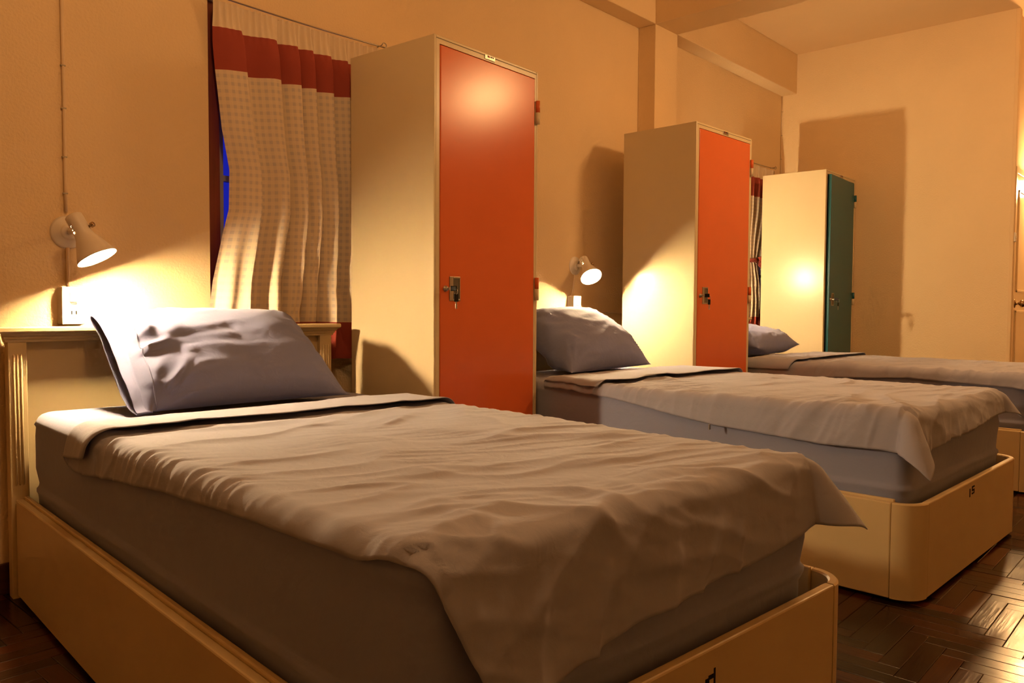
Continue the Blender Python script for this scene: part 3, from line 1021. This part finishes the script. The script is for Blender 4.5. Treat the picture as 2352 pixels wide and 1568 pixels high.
# ------------------------------------------------------------------ reading lamps
def reading_lamp(label, bx, bz, oc, axis, power, hidden=False):
    """bx,bz: wall plate centre; oc: centre of the shade opening; axis: where it points"""
    t = empty('reading_lamp', (bx, 0, bz))
    tag(t, label, 'lamp', 'reading lamps above the headboards')
    L = lambda p: Vector(p) - Vector((bx, 0, bz))
    A = Vector(axis).normalized()
    O = L(oc)
    lathe('wall_plate', [(0.0, 0.022), (0.022, 0.022), (0.026, 0.018), (0.028, 0.014), (0.038, 0.013), (0.041, 0.010), (0.050, 0.009), (0.054, 0.005), (0.055, 0.0)], 'shade', t, (0, 0, 0), (0, -1, 0), 40)
    X_, Y_, _ = frame_from(A)
    sl = 0.155
    # shade: inner and outer wall as one shell, vents left open near the top
    prof = [(0.0, -sl), (0.022, -sl), (0.0262, -sl + 0.004), (0.0268, -sl + 0.016), (0.0270, -sl + 0.034), (0.0271, -sl + 0.040), (0.0272, -sl + 0.045), (0.0273, -sl + 0.051), (0.0274, -sl + 0.056), (0.0276, -sl + 0.062),
            (0.0284, -sl + 0.070), (0.031, -sl + 0.080), (0.045, -sl + 0.112), (0.057, -sl + 0.139), (0.0615, -sl + 0.150), (0.0635, 0.0)]
    holes = set()
    for dv in (Vector((-1.0, -0.25, 0.0)),):
        k0 = int(round(math.atan2(dv.dot(Y_), dv.dot(X_)) / (2 * PI) * 48)) % 48
        for q in range(3):
            for e in range(3):
                holes.add((4 + 2 * q, (k0 + e - 1) % 48))
    sh = lathe('shade', prof, ['shade', 'shade_in'], t, O, A, 48, holes)
    sd = sh.modifiers.new('thickness', 'SOLIDIFY')
    sd.thickness = 0.0016
    sd.offset = -1.0
    sd.material_offset = 1
    # stem from the plate to a swivel joint on the shade
    J = O - A * (sl - 0.055)
    tube('stem', [Vector((0, -0.018, 0)), Vector((0, -0.018, 0)).lerp(J, 0.5) + Vector((0, -0.006, 0)), J.lerp(Vector((0, -0.018, 0)), 0.25)], [0.0095, 0.0085, 0.0085], 'shade', t, 14)
    kd = Vector((0.70, -0.71, 0.0))
    kd = (kd - A * kd.dot(A)).normalized()
    lathe('knob', [(0.0, 0.046), (0.006, 0.046), (0.0085, 0.044), (0.0085, 0.034), (0.004, 0.032), (0.004, 0.024)], 'brass', t, J, tuple(kd), 16)
    cord = [Vector((0.004, -0.02, 0.01)), Vector((-0.006, -0.05, 0.045)), (O - A * (sl + 0.012)).lerp(Vector((0, -0.03, 0.05)), 0.35), O - A * (sl - 0.003)]
    # smooth cord
    cc = []
    for q in np.linspace(0, 1, 17):
        p = cord[0] * (1 - q) ** 3 + cord[1] * 3 * q * (1 - q) ** 2 + cord[2] * 3 * q * q * (1 - q) + cord[3] * q ** 3
        cc.append(p)
    tube('cord', cc, 0.0020, 'wiredark', t, 6)
    br = 0.027
    bulb = emit('bulb_glow', COL_LAMP, power / (4 * PI * PI * br * br))
    bp = [(br * math.sin(q), br * math.cos(q)) for q in np.linspace(0.0001, PI * 0.72, 12)]
    bp += [(0.014, -0.034), (0.013, -0.05), (0.013, -0.07), (0.0, -0.07)]
    lathe('bulb', bp, bulb, t, O - A * 0.022, A, 24)
    lathe('socket', [(0.0, -0.066), (0.022, -0.066), (0.022, -0.118), (0.0, -0.118)], 'white', t, O - A * 0.022, A, 16)
    return t
reading_lamp('lit enamel cone lamp on the wall above the front bed', 0.998, 1.172, (1.022, -0.185, 1.081), (0.34, -0.34, -0.875), P_LAMP)
reading_lamp('lit cone lamp above the middle bed pillow, left of the second locker', 3.777, 1.176, (3.742, -0.148, 1.106), (-0.31, -0.62, -0.72), P_LAMP * 0.9)
reading_lamp('cone lamp above the far bed, turned towards the teal locker', 4.86, 1.176, (5.00, -0.165, 1.20), (0.93, -0.35, 0.12), P_LAMP * 0.75)

# power boxes under the lamps
def power_box(label, x0, x1, z0, z1, dep=0.05):
    t = empty('power_outlet', (x0, 0, z0))
    tag(t, label, 'outlet', 'power outlets under the lamps')
    wx, wz = x1 - x0, z1 - z0
    box('back_box', (0, wx, -dep + 0.006, 0, 0, wz), 'white', t, bevel=0.003)
    box('face_plate', (-0.001, wx + 0.001, -dep, -dep + 0.006, -0.001, wz + 0.001), 'white', t, bevel=0.002)
    xc = wx / 2
    box('switch', (xc - 0.012, xc + 0.012, -dep - 0.004, -dep + 0.001, wz * 0.60, wz * 0.86), 'white', t, bevel=0.0015)
    sk = box('socket', (xc - 0.014, xc + 0.014, -dep - 0.0015, -dep + 0.001, wz * 0.16, wz * 0.48), 'white', t, bevel=0.001)
    for s in (-1, 1):
        box('slot', (xc + s * 0.007 - 0.0022, xc + s * 0.007 + 0.0022, -dep - 0.002, -dep - 0.001, wz * 0.26, wz * 0.36), 'black', sk)
    box('screw_line', (xc - 0.011, xc + 0.011, -dep - 0.0018, -dep - 0.001, wz * 0.545, wz * 0.56), 'recess', sk)
    return t
power_box('white outlet box on the wall over the front bed headboard', 0.962, 1.030, 0.866, 0.988)
power_box('white outlet box on the wall behind the middle bed pillow', 3.706, 3.776, 0.874, 0.996)

def cable(label, pts, rad, clips, m='wire', group=None, nm='wall_cable'):
    t = empty(nm, pts[0])
    tag(t, label, 'cable', group)
    p0 = Vector(pts[0])
    dense = []
    for a_, b_ in zip(pts[:-1], pts[1:]):
        for q in np.linspace(0, 1, 14)[:-1]:
            p = Vector(a_).lerp(Vector(b_), q)
            dense.append(p - p0 + Vector((0.0016 * nz1(p.z * 4, p.x * 4, 1.0), 0, 0)))
    dense.append(Vector(pts[-1]) - p0)
    tube('cable', dense, rad, m, t, 8)
    for c in clips:
        c = Vector(c) - p0
        boxes('clip', [(c.x - 0.0075, c.x + 0.0075, c.y - 0.0055, c.y + 0.003, c.z - 0.002, c.z + 0.002)], 'sash', t)
    return t
cable('white cable clipped down the wall above the lit front lamp', [(0.990, -0.005, ZB), (0.993, -0.005, 1.24)], 0.0055, [(0.991, -0.005, z) for z in (2.5, 2.25, 1.95, 1.72, 1.58, 1.42, 1.30)])
cable('short white cable pair from the front lamp down to its outlet', [(0.996, -0.005, 1.12), (0.996, -0.005, 0.988)], 0.006, [])
cable('short cable from the middle lamp down to its outlet', [(3.770, -0.005, 1.125), (3.762, -0.005, 1.06), (3.745, -0.005, 0.996)], 0.004, [])
cable('thin cable running level along the wall beside the second locker', [(3.80, -0.004, 0.908), (3.95, -0.004, 0.901), (4.42, -0.004, 0.892)], 0.004, [(4.1, -0.004, 0.898)])
cable('thin cable clipped down the far corner right of the tied curtain', [(FX - 0.006, -0.006, ZB), (FX - 0.006, -0.006, 0.10)], 0.0045, [(FX - 0.006, -0.006, z) for z in (2.6, 2.4, 2.2, 2.05, 1.9)])

# ------------------------------------------------------------------ curtains
def curtain(label, xl, xr, bands, depth, cuts, seed, y0=-0.046, pinch=None, group='checked curtains'):
    """xl(z), xr(z): edges; bands: list of (z_top, z_bottom, name, material)"""
    zt = bands[0][0]
    t = empty('curtain', (xl(zt), y0, zt))
    tag(t, label, 'curtain', group)
    base = Vector((xl(zt), y0, zt))
    NX = 300
    nf = len(cuts) - 1
    for (za, zb, nm, mt) in bands:
        nz_ = max(6, int(abs(za - zb) / 0.012))
        G, U = [], []
        for j in range(nz_ + 1):
            z = za + (zb - za) * j / nz_
            row, ur = [], []
            for k in range(NX + 1):
                q = k / NX
                fall = sst(zt - z, 0.0, 0.18)
                low = sst(zt - z, 0.5, 1.2)
                warp = q + 0.035 * nz1(q * 2.5, z * 0.7, seed) + 0.02 * low * nz1(q * 5, z * 1.1, seed + 3)
                ci = 0
                while ci < nf - 1 and warp > cuts[ci + 1]:
                    ci += 1
                fr = min(1.0, max(0.0, (warp - cuts[ci]) / (cuts[ci + 1] - cuts[ci])))
                lap = 0.90
                saw = 1 - 2 * (sst(fr, -0.15, lap) if fr < lap else 1 - sst(fr, lap, 1.0))
                ph = 2 * PI * (ci + fr)
                wd = (cuts[ci + 1] - cuts[ci]) * nf
                big = saw * (0.75 + 0.25 * min(1.3, wd)) + 0.22 * math.sin(2 * PI * 2 * warp * nf * 0.6 + 1.7) * (0.4 + low) + 0.45 * low * nz1(q * 11 + z * 0.8, z * 1.2, seed + 15)
                small = math.sin(2 * PI * 32 * q + 2 * nz1(q * 9, 0.1, seed + 5)) * (1 - sst(zt - z, 0.02, 0.13))
                amp = depth * (0.15 + 0.85 * fall) * (1 + 0.35 * low)
                y = y0 + amp * big * 0.5 + 0.006 * small
                y += 0.010 * low * ridge(nz1(q * 9 + z * 1.5, z * 3.2, seed + 7))
                if pinch:
                    pz, pw = pinch
                    y = y0 + (y - y0) * (1 - 0.5 * math.exp(-((z - pz) / 0.12) ** 2))
                a_, b_ = xl(z), xr(z)
                x = a_ + (b_ - a_) * q + 0.030 * low * math.sin(PI * q)
                dz = 0.004 * nz1(q * 5, 0.5, seed + 9)
                if z == zt:
                    dz = 0.004 * abs(math.sin(PI * 34 * q))
                row.append((x - base.x, min(y, -0.012) - base.y, z + dz - base.z))
                ur.append((q * 1.35 * (xr(zt) - xl(zt)), z))
            G.append(row)
            U.append(ur)
        o = grid(nm, np.array(G), mt, t, np.array(U))
    return t
bands = [(2.068, 1.975, 'gathered_heading', 'curtain_top'), (1.975, 1.820, 'red_band', 'red'), (1.820, 0.862, 'checked_panel', 'check'), (0.862, 0.706, 'red_hem', 'red')]
CUT1 = [0.0, 0.145, 0.315, 0.437, 0.538, 0.658, 0.77, 0.88, 1.001]
CUT2 = [0.0, 0.16, 0.33, 0.47, 0.63, 0.80, 1.001]
curtain('cream checked curtain with a red band hanging loose behind the front bed',
        interp([(0.70, 1.475), (0.88, 1.484), (1.02, 1.503), (1.2, 1.545), (1.3, 1.572), (1.45, 1.576), (1.6, 1.545), (1.82, 1.518), (1.975, 1.503), (2.07, 1.500)]),
        interp([(0.70, 2.29), (2.07, 2.29)]), bands, 0.070, CUT1, 2.2)
c2 = curtain('cream checked curtain with red bands tied in with a rosette by the teal locker',
        interp([(0.70, 5.74), (1.0, 5.80), (1.28, 5.86), (1.5, 5.76), (2.07, 5.70)]),
        interp([(0.70, 6.19), (0.9, 6.175), (1.1, 6.165), (1.30, 6.15), (1.45, 6.20), (1.7, 6.32), (2.07, 6.42)]), bands, 0.050, CUT2, 8.4, y0=-0.040, pinch=(1.30, 0.1))
# tie band and rosette
tb = [( 5.86 + 0.29 * q - 5.70, 0.0 - 0.035 * math.sin(PI * q) - 0.002, 1.295 - 2.068 + 0.015 * math.sin(PI * q)) for q in np.linspace(0, 1, 14)]
tube('tie_band', tb, 0.016, 'red', c2, 8)
G = []
for j in range(9):
    row = []
    for k in range(49):
        q = 2 * PI * k / 48
        r_ = 0.045 * (j / 8) * (1 + 0.16 * math.sin(6 * q))
        row.append((6.105 - 5.70 + r_ * math.cos(q), -0.052 + 0.010 * math.sin(5 * q + j) - 0.012 * math.cos(j * 1.3), 1.30 - 2.068 + r_ * math.sin(q)))
    G.append(row)
ro = grid('rosette', np.array(G), 'red', c2)
sdm = ro.modifiers.new('thickness', 'SOLIDIFY')
sdm.thickness = 0.006
def rod(label, xa, xb, z):
    t = empty('curtain_wire', (xa, -0.045, z))
    tag(t, label, 'curtain rod', 'curtain wires')
    tube('wire', [((xb - xa) * q, 0, -0.006 * math.sin(PI * q)) for q in np.linspace(0, 1, 16)], 0.0032, 'metal', t, 8)
    for x, s in ((0, -1), (xb - xa, 1)):
        pts = [(x + s * 0.012 * math.sin(q) , 0.0, 0.010 * (1 - math.cos(q)) ) for q in np.linspace(0, 1.5 * PI, 12)]
        pts += [(x - s * 0.004, 0.02, 0.012), (x - s * 0.004, 0.045, 0.010)]
        tube('hook', pts, 0.0022, 'metal', t, 6)
    return t
rod('thin wire holding up the loose checked curtain by the front bed', 1.49, 2.31, 2.088)
rod('thin wire holding up the tied curtain by the teal locker', 5.69, 6.44, 2.088)

# ------------------------------------------------------------------ far right: door, switch, globe lamp
dr = empty('door_1', (6.70, AY, 0))
tag(dr, 'glossy cream panelled door at the right edge of the picture', 'door', kind='structure')
DWd, DHt = 0.78, 1.90
M['door'] = paint('door_gloss_paint', (0.80, 0.62, 0.37), rough=0.16, var=0.02)
lf = box('door_leaf', (0.0, DWd, -0.018, -0.002, 0.01, DHt), 'door', dr, bevel=0.002)
for (z0, z1) in ((0.12, 0.925), (1.058, 1.80)):
    boxes('panel_moulding', [(0.09, DWd - 0.09, -0.026, -0.017, z0, z0 + 0.018), (0.09, DWd - 0.09, -0.026, -0.017, z1 - 0.018, z1), (0.09, 0.108, -0.026, -0.017, z0, z1), (DWd - 0.108, DWd - 0.09, -0.026, -0.017, z0, z1)], 'door', lf, bevel=0.003)
lathe('door_knob', [(0.0, 0.068), (0.012, 0.068), (0.022, 0.062), (0.027, 0.052), (0.026, 0.042), (0.018, 0.034), (0.010, 0.030), (0.009, 0.018), (0.011, 0.010), (0.028, 0.008), (0.032, 0.004), (0.032, 0.0)], 'brass', dr, (0.055, -0.018, 0.975), (0, -1, 0), 28)
boxes('door_frame', [(-0.045, 0.0, -0.026, 0.0, 0, DHt + 0.05), (DWd, DWd + 0.045, -0.026, 0.0, 0, DHt + 0.05), (0.0, DWd, -0.026, 0.0, DHt + 0.004, DHt + 0.05)], 'trim', dr, bevel=0.003)
ls = empty('light_switch', (FX + 0.02, AY - 0.022, 1.415))
tag(ls, 'small white light switch on the jamb at the far wall end', 'switch')
box('plate', (-0.022, 0.022, -0.010, 0, 0, 0.065), 'white', ls, bevel=0.002)
box('rocker', (-0.008, 0.008, -0.014, -0.009, 0.022, 0.043), 'white', ls, bevel=0.001)

def globe_lamp(nm, label, loc, rad, power, stem):
    t = empty(nm, loc)
    tag(t, label, 'lamp')
    g = emit('globe_glow', COL_ROOM, power / (4 * PI * PI * rad * rad))
    lathe('globe', [(rad * math.sin(q), rad * math.cos(q)) for q in np.linspace(0.0001, PI - 0.0001, 17)], g, t, (0, 0, 0), (0, 0, 1), 28)
    if stem == 'ceiling':
        z = ZC - loc[2]
        tube('stem', [(0, 0, rad * 1.02), (0, 0, z)], 0.006, 'white', t, 10)
        lathe('canopy', [(0.0, z - 0.03), (0.03, z - 0.028), (0.05, z - 0.004), (0.05, z)], 'white', t, (0, 0, 0), (0, 0, 1), 24)
    else:
        y = AY - loc[1]
        tube('arm', [(0, 0, rad * 1.0), (0, 0, 0.15), (0, 0.01, 0.17), (0, y, 0.18)], 0.008, 'white', t, 10)
        lathe('wall_plate', [(0.0, 0.012), (0.04, 0.010), (0.045, 0.0)], 'white', t, (0, y, 0.18), (0, -1, 0), 24)
    return t
globe_lamp('pendant_lamp', 'round globe lamp hanging from the ceiling outside the right edge', (4.38, -2.24, 2.45), 0.12, P_PENDANT, 'ceiling')
globe_lamp('globe_wall_lamp', 'round globe lamp on the wall past the far door', (7.25, -1.80, 1.86), 0.06, P_GLOBE, 'wall')
globe_lamp('pendant_lamp', 'added round globe lamp hanging unseen above the frame as fill for the left side', (0.90, -1.80, 2.70), 0.12, P_FILL, 'ceiling')  # added for fill on the left wall, curtain and front pillow
